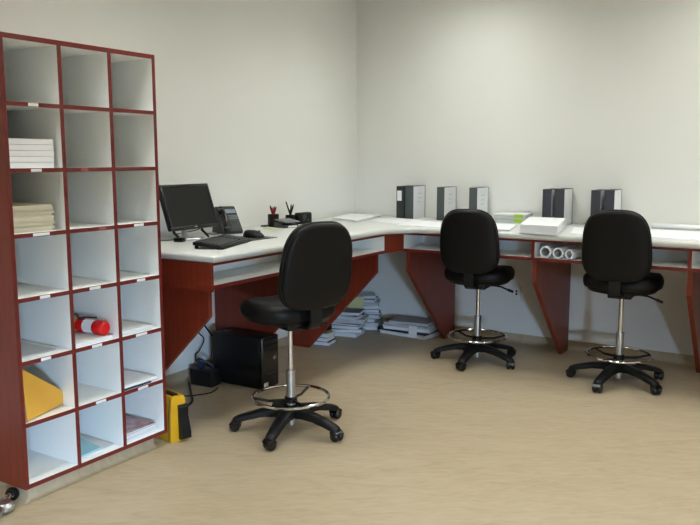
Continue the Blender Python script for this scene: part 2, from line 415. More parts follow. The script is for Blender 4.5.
# white linings at ends of the cubbies and diagonal corner panel
dpart(DA, 'end_lining', box(bm_new(), BK, FX-.003, YE+.026, YE+.03, ZC+.018, ZU-.016), 'white_board')
dpart(DA, 'end_lining', box(bm_new(), BK, FX-.003, YCL, YCL+.01, ZC+.018, ZU-.016), 'white_board')
dpart(DB, 'end_lining', box(bm_new(), XCR-.01, XCR, -FX+.003, -BK, ZC+.018, ZU-.016), 'white_board')
b = bm_new(); prism(b, [(FX, YCL, ZC-.001), (XCR, -FX, ZC-.001), (XCR-.012, -FX+.02, ZC-.001), (FX-.02, YCL+.012, ZC-.001)], (0, 0, ZU-ZC))
dpart(DB, 'corner_panel', b, 'wood_red')

# rolls and papers in the back cubbies
zc = ZC+.0185
def roll(px, py, r, ln, ang, lab, y=-.905, z=None):
    c = at(px, py, y=y); z0 = zc if z is None else z
    b = bm_new(); n = 20; rings = []
    t = thing('paper_roll', lab, 'paper roll', (c.x, y, z0), R(ang), 'rolled drawings in the cubby')
    for (rr, yy) in ((r*.72, ln), (r, ln), (r, 0), (r*.72, 0), (r*.70, .05), (r*.68, ln-.002)):
        rings.append([(rr*math.cos(2*math.pi*k/n), yy, r+rr*math.sin(2*math.pi*k/n)) for k in range(n)])
    loft(b, rings, cap=False); obj('roll', b, 'paper', t)
    b = bm_new(); sp_ = [(r*(.70-.35*k/26)*math.cos(k*.42), r+r*(.70-.35*k/26)*math.sin(k*.42)) for k in range(27)]
    loft(b, [[(x, .004, z) for x, z in sp_], [(x, ln-.004, z) for x, z in sp_]], cap=False, closed=False); obj('inner_turn', b, 'paper_grey', t)
roll(545.5, 250.5, .040, .28, 0, 'thick white paper roll nearest the cubby divider')
roll(558, 251.5, .037, .28, -3, 'white paper roll in the middle of the three cubby rolls')
roll(569, 253, .033, .26, -24, 'slanted white paper roll beside the right-hand chair')
put(stack_bm(1.10, 1.40, -.86, -.62, zc, zc+.012, 3, .008), 'paper_stack', 'paper_grey', 'grey papers in the cubby beside the corner panel', 'paper')

# ================================================================== CHAIRS
def sup(a, b, n, t):
    c, s_ = math.cos(t), math.sin(t)
    return a*math.copysign(abs(c)**(2/n), c), b*math.copysign(abs(s_)**(2/n), s_)
def make_chair(label, loc, face, arm_phase, drop=0):
    t = thing('office_chair', label, 'chair', loc, R(face), 'black drafting chairs')
    N = 40
    # seat cushion
    def seat_ring(k, z, droop=.0):
        out = []
        for i in range(N):
            x, y = sup(.225, .25, 2.7, 2*math.pi*i/N)
            x *= k; y *= k
            zz = z - .035*max(0, (x-.08)/.16)**2 + .012*(abs(y)/.24)**2*(1 if k < .97 else .4)
            out.append((x+.02, y, zz+.05-drop))
        return out
    b = bm_new(); loft(b, [seat_ring(k, z) for k, z in ((.80, .592), (.92, .594), (.975, .606), (1.0, .630), (1.0, .652), (.975, .672), (.90, .688), (.72, .694), (.4, .690), (.1, .688))])
    seat = obj('seat', b, 'vinyl', t, ang=60)
    b = bm_new(); loft(b, [seat_ring(k, z) for k, z in ((.70, .572), (.86, .576), (.90, .5905))]); obj('seat_pan', b, 'black_plastic', seat, ang=50)
    # back: outline in (y, h), tilted and gently wrapped
    tilt = R(10); hgt, z0, x0 = .470, .725-drop, -.238
    def back_pt(y, h, dx):
        x = x0 + dx + .26*y*y - .03*math.sin(math.pi*min(1, h/hgt))*0
        return (x*1 - h*math.sin(tilt) , y, z0 + h*math.cos(tilt) + dx*math.sin(tilt))
    def outline(k):
        out = []
        for i in range(N):
            y, h = sup(1, 1, 3.4, 2*math.pi*i/N)
            wid = .213 + .012*(-h) - .010*max(0, h)**2*1.4
            out.append((y*wid*k, hgt/2 + h*(hgt/2 - (1-k)*.23)))
        return out
    def bring(k, dx): return [back_pt(y, h, dx) for y, h in outline(k)]
    b = bm_new(); loft(b, [bring(k, d) for k, d in ((.15, .046), (.5, .048), (.82, .044), (.93, .034), (.985, .018), (1.0, .004), (.985, -.004), (.95, -.006))])
    back = obj('backrest', b, 'vinyl', t, ang=60)
    b = bm_new(); loft(b, [bring(k, d) for k, d in ((.94, -.004), (.975, -.008), (.982, -.018), (.955, -.030), (.89, -.036), (.6, -.039), (.15, -.039))])
    obj('back_cover', b, 'vinyl', back, ang=60)
    # bar that carries the back
    path = [(-.02, .624), (-.17, .621), (-.236, .63), (-.254, .66), (-.256, .70), (-.262, .79)]
    pp = smooth_path([(x, 0, z-drop) for x, z in path], 5); rings = []
    for i, q in enumerate(pp):
        d = (pp[min(i+1, len(pp)-1)]-pp[max(i-1, 0)]).normalized(); nrm = Vector((-d.z, 0, d.x))
        rings.append([q+Vector((0, s_*.035, 0))+nrm*k*.008 for s_, k in ((-1,-1),(1,-1),(1,1),(-1,1))])
    b = bm_new(); loft(b, rings); obj('back_bar', b, 'black_plastic', t, ang=40)
    obj('tilt_box', box(bm_new(), -.10, .12, -.075, .075, .588-drop, .626-drop, .008), 'black_plastic', t)
    b = bm_new(); tube(b, smooth_path([(.02, y_, z_-drop) for y_, z_ in ((-.07, .608), (-.15, .604), (-.19, .592), (-.215, .583))], 4), .0065, 8); obj('lever', b, 'black_plastic', t)
    b = bm_new(); tube(b, [(.02, -.215, .583-drop), (.02, -.255, .570-drop)], [.010, .009], 8); obj('lever_grip', b, 'black_plastic', t)
    b = bm_new(); lathe(b, [(.0145, .33), (.0145, .60-drop)], 16); obj('gas_lift', b, 'chrome', t)
    b = bm_new(); lathe(b, [(.018, .03), (.0245, .034), (.0255, .20), (.0255, .338), (.0285, .338), (.0285, .346), (.016, .350)], 20); obj('column_sleeve', b, 'steel', t)
    # foot ring
    rr, rz = .212, .194
    b = bm_new(); tube(b, [(rr*math.cos(2*math.pi*k/48), rr*math.sin(2*math.pi*k/48), rz) for k in range(48)], .0095, 8, True)
    ring = obj('foot_ring', b, 'chrome', t)
    b = bm_new(); lathe(b, [(.029, .160), (.036, .163), (.036, .192), (.029, .196)], 18); obj('ring_collar', b, 'black_plastic', ring)
    for k in range(3):
        a = R(60+120*k); b = bm_new()
        tube(b, [(.03*math.cos(a), .03*math.sin(a), .176), (.12*math.cos(a), .12*math.sin(a), .172), ((rr-.006)*math.cos(a), (rr-.006)*math.sin(a), rz-.004)], .008, 8); obj('ring_spoke', b, 'black_plastic', ring)
    # five-star base
    b = bm_new(); lathe(b, [(.03, .082), (.05, .086), (.052, .13), (.042, .146), (.03, .15)], 20); obj('base_hub', b, 'black_plastic', t)
    for k in range(5):
        a = R(arm_phase - face + 72*k); M = Matrix.Rotation(a, 4, 'Z')
        st = [(.035, .033, .088, .136), (.10, .030, .094, .132), (.17, .027, .090, .122), (.24, .0245, .074, .104), (.294, .023, .060, .088), (.315, .021, .056, .078), (.325, .012, .056, .070)]
        b = bm_new(); loft(b, [[M @ Vector(q) for q in ((r_, -w_*1.2, za-.004), (r_, w_*1.2, za-.004), (r_, w_*1.2, zb-.008), (r_, w_*.8, zb), (r_, -w_*.8, zb), (r_, -w_*1.2, zb-.008))] for r_, w_, za, zb in st])
        arm = obj('base_arm', b, 'black_plastic', t, ang=50)
        ca = a + R(random.uniform(-60, 60)); MC = Matrix.Translation(M @ Vector((.305, 0, 0))) @ Matrix.Rotation(ca, 4, 'Z')
        b = bm_new()
        for s_ in (-1, 1):
            lathe(b, [(.012, -.011), (.024, -.0125), (.0295, -.006), (.0295, .006), (.024, .0125), (.008, .013)], 18, MC @ Matrix.Translation((.006, s_*.0155, .0295)) @ Matrix.Rotation(R(90), 4, 'X'))
        lathe(b, [(.008, .03), (.008, .062)], 10, MC @ Matrix.Translation((-.002, 0, 0)))
        loft(b, [[MC @ Vector((.006+r_*math.cos(q), yy, .0295+r_*math.sin(q))) for q in [R(20+k2*14) for k2 in range(11)] for r_ in (.034,)] + [MC @ Vector((.006+.027*math.cos(q), yy, .0295+.027*math.sin(q))) for q in [R(160-k2*14) for k2 in range(11)]] for yy in (-.026, .026)])
        obj('caster', b, 'black_gloss', arm, ang=45)
    return t
make_chair('black drafting chair turned sideways by the monitor end of the desk', (1.202, -2.650, 0), 158, -2)
make_chair('black drafting chair under the back desk, nearest the corner', (1.508, -.732, 0), 97, -16, .030)
make_chair('black drafting chair at the back desk, in front of the rightmost binders', (2.533, -.742, 0), 92, -29, 0)

# ================================================================== ON THE LEFT DESK
# monitor
mo = thing('computer_monitor', 'flat black computer monitor facing the left desk chair', 'monitor', (.22, -2.408, ZT))
TM = Matrix.Translation((.075, 0, .07)) @ Matrix.Rotation(R(-19), 4, 'Y')
b = bm_new(); box(b, -.03, 0, -.213, .213, 0, .288, .006, TM); box(b, -.055, -.028, -.12, .12, .05, .22, .012, TM); obj('housing', b, 'black_plastic', mo)
b = bm_new()
for a_ in ((-.213,.213,0,.02), (-.213,.213,.27,.288), (-.213,-.196,.02,.27), (.196,.213,.02,.27)): box(b, 0, .005, *a_, .0012, TM)
obj('bezel', b, 'black_gloss', mo)
obj('screen', box(bm_new(), 0, .0015, -.1965, .1965, .0195, .2705, 0, TM), 'screen', mo, smooth=False)
obj('badge', box(bm_new(), .005, .0056, -.012, .012, .007, .013, 0, TM), 'steel', mo, smooth=False)
b = bm_new(); tube(b, smooth_path([(-.02, 0, .012), (-.03, 0, .10), (-.015, 0, .16)], 4), .018, 10); obj('stand_neck', b, 'steel', mo)
b = bm_new(); lathe(b, [(.10, .0), (.105, .004), (.10, .010), (.03, .016)], 28); obj('stand_base', b, 'steel', mo)
for s_, x in ((-1, .06), (1, .07)):
    b = bm_new(); tube(b, [(-.01, s_*.13, .10), (.012, s_*.125, .045), (x, s_*.12, .006)], [.009, .009, .007], 8); obj('stand_foot', b, 'black_plastic', mo)
h = at(181.5, 241, z=ZT)
hb = thing('usb_hub', 'small black cabled gadget in front of the monitor base', 'gadget', (h.x+.03, h.y-.045, ZT), R(15))
obj('case', box(bm_new(), -.03, .03, -.025, .025, 0, .026, .006), 'black_gloss', hb)
b = bm_new(); tube(b, smooth_path([(-.03, 0, .013), (-.08, .03, .006), (-.12, .0, .005), (-.20, -.09, .005), (-.27, -.22, .005)], 6), .0028, 6); obj('cable', b, 'black_plastic', hb)
b = bm_new(); tube(b, smooth_path([(.155, -2.30, ZT+.10), (.17, -2.24, ZT+.075), (.20, -2.28, ZT+.05), (.17, -2.36, ZT+.035), (.10, -2.40, ZT+.02)], 6), .003, 6)
put(b, 'monitor_cable', 'black_plastic', 'thin black cable looping below the monitor screen', 'cable')
# keyboard and mat
kb = thing('keyboard', 'black keyboard lying in front of the monitor', 'keyboard', (.655, -2.575, ZT), R(19))
TK = Matrix.Translation((0, 0, .004)) @ Matrix.Rotation(R(7), 4, 'Y')
obj('case', box(bm_new(), -.085, .088, -.225, .225, .008, .026, .004, TK), 'black_plastic', kb)
b = bm_new()
for i in range(6):
    for j in range(20):
        x = -.072+i*.0245 + (0 if i else -.004); y = -.213+j*.0215
        if 14 <= j <= 14 and i < 6: continue
        box(b, x, x+.0185, y, y+.0175, .026, .031, 0, TK)
o = obj('key_bed', b, 'dark_grey', kb, smooth=False); o['kind'] = 'stuff'
for s_ in (-1, 1): obj('foot', box(bm_new(), -.08, -.066, s_*.19-.012, s_*.19+.012, 0, .028, .001), 'black_plastic', kb)
obj('palm_edge', box(bm_new(), .06, .10, -.222, .222, 0, .010, .003), 'black_plastic', kb)
b = bm_new(); prism(b, [(.425, -2.335, ZT), (.672, -2.352, ZT), (.668, -2.055, ZT), (.43, -2.05, ZT)], (0, 0, .003), .0008)
put(b, 'mouse_mat', 'dark_grey', 'thin dark mouse mat beside the keyboard', 'mat')
ms = thing('computer_mouse', 'black computer mouse resting on the dark mat', 'mouse', (.545, -2.145, ZT+.0035), R(12)); ms.scale = (1.2, 1.2, 1.2)
b = bm_new()
rings = []
for k in range(9):
    t_ = k/8; a_ = math.pi/2*t_
    rings.append([((.062*math.cos(a_)**.6 if t_ < 1 else .004)*math.cos(q)-.004*t_, (.036*math.cos(a_)**.6 if t_ < 1 else .003)*math.sin(q), .038*math.sin(a_)*(1-.25*math.cos(q)*math.cos(a_))) for q in [2*math.pi*i/24 for i in range(24)]])
loft(b, rings); obj('shell', b, 'black_plastic', ms, ang=60)
b = bm_new(); lathe(b, [(.006, -.003), (.009, 0), (.006, .003)], 14, Matrix.Translation((.033, 0, .030)) @ Matrix.Rotation(R(90), 4, 'X')); obj('scroll_wheel', b, 'mid_grey', ms)
# desk telephone
ph = thing('desk_phone', 'black desk telephone with handset beside the monitor', 'telephone', (.17, -1.985, ZT), R(-24)); ph.scale = (.95, .95, .93)
SL = math.atan2(.165, .115)                            # face slope
b = bm_new(); prism(b, [(.12, -.075, 0), (.125, -.075, .022), (-.012, -.075, .192), (-.036, -.075, .192), (-.08, -.075, .0)], (0, .155, 0), .008); obj('body', b, 'binder_black', ph)
MF = Matrix.Translation((.125, 0, .022)) @ Matrix.Rotation(-math.atan2(.170, .113)+0, 4, 'Y').inverted() if False else None
n_ = Vector((.170, 0, .137)).normalized(); up_ = Vector((-.137, 0, .170)).normalized(); yv = Vector((0, 1, 0))
MF = Matrix(((yv.x, up_.x, n_.x, .125), (yv.y, up_.y, n_.y, 0), (yv.z, up_.z, n_.z, .022), (0, 0, 0, 1)))   # local x=width y=up slope z=out
obj('display', box(bm_new(), -.012, .068, .155, .192, .0005, .006, .002, MF), 'book_slate', ph)
obj('display_hood', box(bm_new(), -.07, .075, .148, .20, -.004, .003, .003, MF), 'black_gloss', ph)
for r_ in range(4):
    for c_ in range(3): obj('key', box(bm_new(), -.002+c_*.024, .016+c_*.024, .02+r_*.019, .033+r_*.019, 0, .005, .0012, MF), 'dark_grey', ph)
for r_ in range(3): obj('line_key', box(bm_new(), -.004, .066, .102+r_*.014, .110+r_*.014, 0, .004, .001, MF), 'mid_grey', ph)
hs = obj('handset', tube(bm_new(), [MF @ Vector(q) for q in smooth_path([(-.046, .012, .016), (-.046, .05, .034), (-.046, .10, .038), (-.046, .15, .034), (-.046, .188, .016)], 4)], .016, 12), 'black_gloss', ph, ang=60)
for y_ in (.02, .18):
    b = bm_new(); lathe(b, [(.02, 0), (.024, .006), (.022, .03), (.012, .036)], 16, MF @ Matrix.Translation((-.046, y_, .0))); obj('ear_cup', b, 'black_gloss', hs)
b = bm_new(); tube(b, smooth_path([(.09, -.075, .012), (.11, -.12, .006), (.06, -.16, .006), (0, -.15, .006)], 8), .004, 6); obj('handset_cord', b, 'black_plastic', ph)

# pen cups, tray, speaker
def pen_cup(px, py, h, r, lab, pens, ruler=False):
    c = at(px, py, z=ZT); c.x = max(c.x, r+.02)
    t = thing('pen_cup', lab, 'pen cup', (c.x, c.y, ZT), 0, 'pen cups by the left wall')
    b = bm_new(); lathe(b, [(r*.92, 0), (r, .004), (r, h), (r-.003, h), (r-.004, .006)], 20); obj('cup', b, 'mesh_metal', t)
    for k, (m, ln, a) in enumerate(pens):
        d = Vector((math.cos(R(a))*.3, math.sin(R(a))*.3, 1)).normalized(); p0 = Vector((-math.cos(R(a))*r*.45, -math.sin(R(a))*r*.45, .008))
        b = bm_new(); tube(b, [p0, p0+d*ln*.9, p0+d*ln], [.0058, .0058, .003], 8); obj('pen', b, m, t)
    if ruler:
        obj('ruler', box(bm_new(), -.012, .016, .008, .010, .008, .30, 0, Matrix.Rotation(R(3), 4, 'Y')), 'clear_plastic', t, smooth=False)
pen_cup(273.5, 226.5, .092, .042, 'dark mesh pen cup holding red pens by the left wall', [('red_plastic', .145, 20), ('red_plastic', .14, 100), ('black_plastic', .155, 190), ('red_plastic', .14, 270), ('dark_grey', .15, 330), ('book_red', .145, 60), ('black_plastic', .15, 235), ('book_red', .14, 145)])
pen_cup(290.5, 224.0, .07, .038, 'dark pen cup with black pens behind the small tray', [('black_plastic', .15, 20), ('black_gloss', .175, 215), ('dark_grey', .15, 110), ('black_plastic', .11, 300), ('book_green', .12, 60), ('black_plastic', .115, 0)])
c = at(288.5, 227.5, z=ZT)
tr = thing('desk_tray', 'small black sloping desk tray beside the pen cups', 'tray', (c.x-.03, c.y, ZT), R(-8))
b = bm_new(); prism(b, [(.06, -.06, 0), (.06, -.06, .02), (-.05, -.06, .045), (-.06, -.06, 0)], (0, .14, 0), .003); obj('body', b, 'dark_grey', tr)
obj('lid', box(bm_new(), -.055, .066, -.066, .086, .0475, .0545, .003, Matrix.Rotation(R(9), 4, 'Y')), 'mid_grey', tr)
obj('note_pad', box(bm_new(), .0605, .064, -.03, .06, .004, .016, 0), 'paper', tr, smooth=False)
c = at(306.5, 223.7, z=ZT)
rd = thing('desk_speaker', 'black rounded box device beside the pen cups near the corner', 'speaker', (c.x-.03, c.y, ZT), R(-6))
obj('case', box(bm_new(), -.03, .03, -.075, .075, 0, .088, .014, None, 3), 'black_plastic', rd)
for y_ in (-.03, .025): obj('button', box(bm_new(), .03, .032, y_-.009, y_+.009, .026, .031, 0), 'mid_grey', rd)
b = bm_new(); lathe(b, [(.02, 0), (.022, .002), (.008, .003)], 18, Matrix.Translation((.0302, -.02, .055)) @ Matrix.Rotation(R(90), 4, 'Y')); obj('dial', b, 'dark_grey', rd)
c = at(265.5, 226.5, z=ZT); b = bm_new(); box(b, c.x-.02, c.x+.02, c.y-.035, c.y+.035, ZT, ZT+.012, .004)
put(b, 'tape_dispenser', 'black_gloss', 'small flat black item at the foot of the red pen cup', 'clip')
c = at(270.5, 228.6, z=ZT); put(stack_bm(c.x-.037, c.x+.037, c.y-.037, c.y+.037, ZT, ZT+.004, 2, .001), 'sticky_note', 'card_yellow', 'pale yellow sticky note in front of the red pen cup', 'note')

# ================================================================== PAPERS ON THE WORKTOP
def px_stack(name, pts, z0, z1, m, label, cat, n=3, group=None):
    P = [at(a, b_, z=z1) for a, b_ in pts]
    for q in P: q.y = min(q.y, -.25 if z1-z0 > .04 else -.01)
    b = bm_new(); h = (z1-z0)/n
    for k in range(n):
        d = Vector((random.uniform(-.004, .004), random.uniform(-.004, .004), 0)) if k < n-1 else Vector()
        prism(b, [(q.x+d.x, q.y+d.y, z0+k*h) for q in P], (0, 0, h*.94))
    return put(b, name, m, label, cat, group, smooth=False)
PG = 'papers lying on the worktop'
def sheet_at(name, cx, cy, w_, d_, ang, z0, z1, m, label, cat, n=3):
    b = bm_new(); M = Matrix.Translation((cx, cy, 0)) @ Matrix.Rotation(R(ang), 4, 'Z'); h = (z1-z0)/n
    for k in range(n):
        dx, dy = (random.uniform(-.004, .004), random.uniform(-.004, .004)) if k < n-1 else (0, 0)
        box(b, -w_/2+dx, w_/2+dx, -d_/2+dy, d_/2+dy, z0+k*h, z0+(k+.94)*h, 0, M)
    return put(b, name, m, label, cat, PG, smooth=False)
px_stack('document_pile', [(331.5,217.6), (356,220.2), (381,214.6), (351,213.2)], ZT, ZT+.018, 'paper', 'thin pile of white documents on the worktop in the corner', 'paper', 3, PG)
px_stack('drawing_sheet', [(367,219.8), (394,223.6), (420,219.8), (392,217.4)], ZT, ZT+.005, 'paper', 'white drawing sheets lying before the leftmost binders', 'paper', 2, PG)
px_stack('drawing_sheet', [(395,224.2), (440,227.6), (446,222.4), (417,220)], ZT, ZT+.006, 'paper', 'white drawing sheets half hidden behind the corner chair', 'paper', 2, PG)
px_stack('drawing_sheet', [(491,228.6), (510,229.6), (516,224.6), (494,223.2)], ZT, ZT+.012, 'paper', 'white papers on the worktop just right of the corner chair', 'paper', 3, PG)
px_stack('document_pile', [(520,224.2), (557.5,226.2), (572.5,216.6), (537,215.2)], ZT, ZT+.06, 'paper', 'thick pile of white documents in front of a binder pair', 'paper', 7, PG)
px_stack('drawing_sheet', [(571,233), (590,234.6), (590,228), (574,227)], ZT, ZT+.003, 'paper', 'white sheet on the worktop left of the right-hand chair', 'paper', 1, PG)
sheet_at('drawing_sheet', 3.02, -.55, .84, .594, -3, ZT, ZT+.006, 'paper', 'wide flat drawing sheets right of the right-hand chair', 'paper', 2)
# loosely curled drawing behind them
b = bm_new(); prof = []
for k in range(15):
    a_ = R(250-k*22); prof.append((math.cos(a_)*.028, .03+math.sin(a_)*.028))
prof = [(-.01-.02*0, .002), ] + prof
pts_o = [Vector((0, y_, z_)) for y_, z_ in prof]
rings = [[(x_, -.19+q.y*(1+.2*s_), ZT+.004+max(0, q.z)*(.7-.2*s_)) for q in pts_o] for x_, s_ in ((2.60, .0), (2.9, .3), (3.3, .6), (3.6, .4))]
loft(b, rings, cap=False, closed=False)
o = put(b, 'curled_drawing', 'paper', 'curled white drawing lying along the wall beside flat sheets', 'paper', PG)
md = o.modifiers.new('thick', 'SOLIDIFY'); md.thickness = .0015; md.offset = 0
# two flat boxes with green labels
for k, (px, py, lab) in enumerate(((512, 222, 'lower flat white box with green label behind the papers'), (510, 222, 'upper flat white box with green label behind the papers'))):
    c = at(px, py, z=ZT); t = thing('flat_box', lab, 'box', (c.x+.03, -.13, ZT+k*.0365), R(-4+8*k), 'flat boxes with green labels')
    obj('tray', box(bm_new(), -.13, .13, -.09, .09, 0, .024, .003), 'clear_plastic', t)
    obj('lid', box(bm_new(), -.134, .134, -.094, .094, .0242, .036, .003), 'paper' if k else 'paper_grey', t)
    obj('green_label', box(bm_new(), .035, .105, -.0952, -.0942, .008, .034), 'green_label', t, smooth=False)

# binders
def binder(x0, x1, yf, dep, h, spine, lab, card=False, cover='paper', text=True):
    t = thing('ring_binder', lab, 'binder', ((x0+x1)/2, yf, ZT), 0, 'binders standing along the back wall')
    w2 = (x1-x0)/2
    obj('spine', box(bm_new(), -w2, w2, 0, .004, 0, h, .0012), spine, t)
    obj('front_cover', box(bm_new(), w2-.003, w2, .004, dep, 0, h), cover, t, smooth=False)
    obj('back_cover', box(bm_new(), -w2, -w2+.003, .004, dep, 0, h), spine, t, smooth=False)
    obj('pages', box(bm_new(), -w2+.004, w2-.004, .012, dep-.012, .004, h-.012), 'paper_grey', t, smooth=False)
    b = bm_new(); box(b, w2-.0025, w2+.0012, dep-.006, dep, 0, h); box(b, -w2, w2+.0012, .0, dep, h-.003, h); obj('cover_edge', b, spine, t, smooth=False)
    if card: obj('spine_label', box(bm_new(), -w2*.78, w2*.35, -.001, 0, h*.55, h*.86), 'paper', t, smooth=False)
    if text:
        for k, z in enumerate((.76, .62, .50)):
            obj('print_line', box(bm_new(), w2, w2+.0004, dep*.35, dep*(.72-.06*k), h*z, h*z+.005), 'paper_grey', t, smooth=False)
    return t
YF = -.24
binder(.546, .620, YF, .232, .272, 'binder_black', 'black binder with a white spine label, leftmost of the row', True, 'binder_black', False)
binder(.624, .702, YF+.01, .222, .274, 'binder_grey', 'dark grey binder pressed against the labelled black one')
binder(.938, 1.005, YF-.03, .235, .272, 'binder_grey', 'grey binder standing alone, left of the two lone ones')
binder(1.222, 1.290, YF-.03, .235, .273, 'binder_grey', 'grey binder standing alone, right of the two lone ones')
binder(1.810, 1.880, YF, .22, .271, 'binder_navy', 'navy binder behind the thick document pile, left of its pair', False, 'paper', False)
binder(1.904, 1.977, YF, .22, .275, 'binder_navy', 'navy binder behind the thick document pile, right of its pair', False, 'paper', False)
binder(2.173, 2.243, YF, .22, .271, 'binder_navy', 'navy binder behind the right-hand chair, left of its pair', False, 'paper', False)
binder(2.268, 2.341, YF, .22, .275, 'binder_navy', 'navy binder behind the right-hand chair, right of its pair', False, 'paper', False)

# ================================================================== UNDER THE DESK
# computer tower
pc = thing('computer_tower', 'black computer tower on the floor under the left desk', 'computer', (.372, -2.08, 0))
obj('case', box(bm_new(), -.185, .215, -.088, .088, .006, .347, .005), 'black_plastic', pc)
fp = obj('front_panel', box(bm_new(), .2155, .245, -.088, .088, .004, .35, .012, None, 3), 'black_gloss', pc)
b = bm_new(); lathe(b, [(.011, 0), (.013, .002), (.006, .003)], 16, Matrix.Translation((.2455, .035, .20)) @ Matrix.Rotation(R(90), 4, 'Y')); obj('power_button', b, 'mid_grey', fp)
for z in (.265, .30): obj('drive_bay', box(bm_new(), .245, .2465, -.07, .07, z, z+.026, .001), 'black_plastic', fp)
obj('sticker', box(bm_new(), .2452, .2462, -.075, -.05, .022, .047), 'paper', fp, smooth=False)
obj('sticker', box(bm_new(), .2452, .2462, -.047, -.03, .022, .047), 'paper_grey', fp, smooth=False)
obj('vent', box(bm_new(), .245, .2465, -.05, .05, .10, .104), 'dark_grey', fp, smooth=False)
obj('top_vent', box(bm_new(), -.15, -.08, -.03, .0, .347, .349), 'mid_grey', pc, smooth=False)
ub = thing('power_adapter', 'small black power box on the floor behind the tower', 'power box', (.195, -2.25, 0), R(4))
obj('case', box(bm_new(), -.09, .09, -.05, .05, 0, .11, .008), 'black_plastic', ub)
obj('plug', box(bm_new(), -.06, -.02, -.02, .02, .11, .145, .006), 'book_navy', ub)
b = bm_new(); tube(b, smooth_path([(-.04, 0, .14), (-.05, -.01, .17), (-.01, -.02, .175), (.03, 0, .15), (.05, .03, .115)], 5), .006, 8); obj('plug_cable', b, 'book_navy', ub)
def cord(pts, r, lab):
    put(tube(bm_new(), smooth_path(pts, 6), r, 6), 'loose_cable', 'black_plastic', lab, 'cord', 'cords under the left desk')
cord([(.03, -2.30, .80), (.035, -2.25, .55), (.045, -2.15, .45), (.05, -2.07, .33), (.10, -1.985, .2)], .006, 'black cord hanging down the wall toward the tower')
cord([(.03, -2.24, .80), (.035, -2.20, .52), (.04, -2.16, .34), (.04, -2.09, .26), (.035, -2.13, .19), (.04, -2.18, .15), (.12, -2.19, .03)], .004, 'thin black cord curling against the wall above the power box')
cord([(.03, -2.62, .80), (.035, -2.55, .45), (.04, -2.50, .2), (.07, -2.50, .03), (.16, -2.62, .008), (.30, -2.76, .008), (.42, -2.74, .008), (.40, -2.60, .008), (.25, -2.45, .008), (.12, -2.33, .02)], .008, 'thick black cord looping on the floor behind the shelf')
cord([(.03, -2.57, .80), (.035, -2.50, .45), (.04, -2.47, .25), (.05, -2.52, .10), (.12, -2.60, .006), (.25, -2.55, .006), (.36, -2.40, .006), (.33, -2.28, .006)], .004, 'thin black cord trailing over the floor beside the power box')

# yellow case by the shelf
yc = thing('yellow_case', 'yellow case with a black carrying handle on the floor by the shelf', 'case', (.722, -3.085, 0), R(-14))
b = bm_new()
loft(b, [[(x*k, y*k2, z) for x, y in ((-.13, -.055), (.075, -.055), (.075, .055), (-.13, .055))] for z, k, k2 in ((0, .97, .95), (.008, 1, 1), (.165, .97, .9), (.238, .92, .72), (.246, .88, .64))]); obj('shell', b, 'yellow_plastic', yc)
obj('opening', box(bm_new(), -.07, .045, -.02, .02, .2445, .251, .003), 'black_plastic', yc)
b = bm_new(); tube(b, [(.06, -.0565, .004), (.058, -.052, .16), (.056, -.042, .236)], .0022, 6); obj('seam', b, 'dark_grey', yc)
b = bm_new(); loft(b, [[(x, y, z) for x, y in ((.066, -.005), (.066+d, -.005), (.066+d, .05), (.066, .05))] for z, d in ((.012, .03), (.02, .046), (.05, .046), (.12, .026), (.14, .020), (.185, .022), (.20, .012))]); obj('handle', b, 'black_plastic', yc)
b = bm_new()
for k in range(4): tube(b, [(-.10+.028*k, -.0565, .03), (-.09+.028*k, -.0565, .055)], .004, 6)
obj('red_print', b, 'red_plastic', yc)

# chrome castor foot beside the shelf
wc = at(12.3, 494, z=.03); hc = at(4.5, 506.5, z=.025)
cf = thing('castor_foot', 'chrome castor foot by the near bottom corner of the shelf', 'castor', (wc.x, wc.y, 0))
dv = Vector((hc.x-wc.x, hc.y-wc.y, 0)); da = math.atan2(dv.y, dv.x)
MW = Matrix.Translation((0, 0, .0305)) @ Matrix.Rotation(R(35), 4, 'Z') @ Matrix.Rotation(R(90), 4, 'X')
b = bm_new(); lathe(b, [(.012, -.011), (.026, -.012), (.030, -.006), (.030, .006), (.026, .012), (.012, .011)], 20, MW); obj('wheel', b, 'mesh_metal', cf)
b = bm_new(); lathe(b, [(.004, -.014), (.013, -.013), (.014, .013), (.004, .014)], 14, MW); obj('wheel_cap', b, 'chrome', cf)
b = bm_new(); tube(b, smooth_path([dv*.2+Vector((0,0,.036)), dv*.55+Vector((0,0,.046)), dv*.85+Vector((0,0,.036))], 4), .012, 10); obj('fork', b, 'chrome', cf)
b = bm_new(); lathe(b, [(.006, .0), (.030, .002), (.042, .016), (.042, .032), (.030, .046), (.006, .052)], 20, Matrix.Translation(dv)); obj('ball_housing', b, 'steel', cf)
b = bm_new(); tube(b, [dv+Vector((0,0,.028)), dv*3+Vector((0,0,.03)), dv*5+Vector((0,0,.03))], .014, 10); obj('tube_leg', b, 'steel', cf)

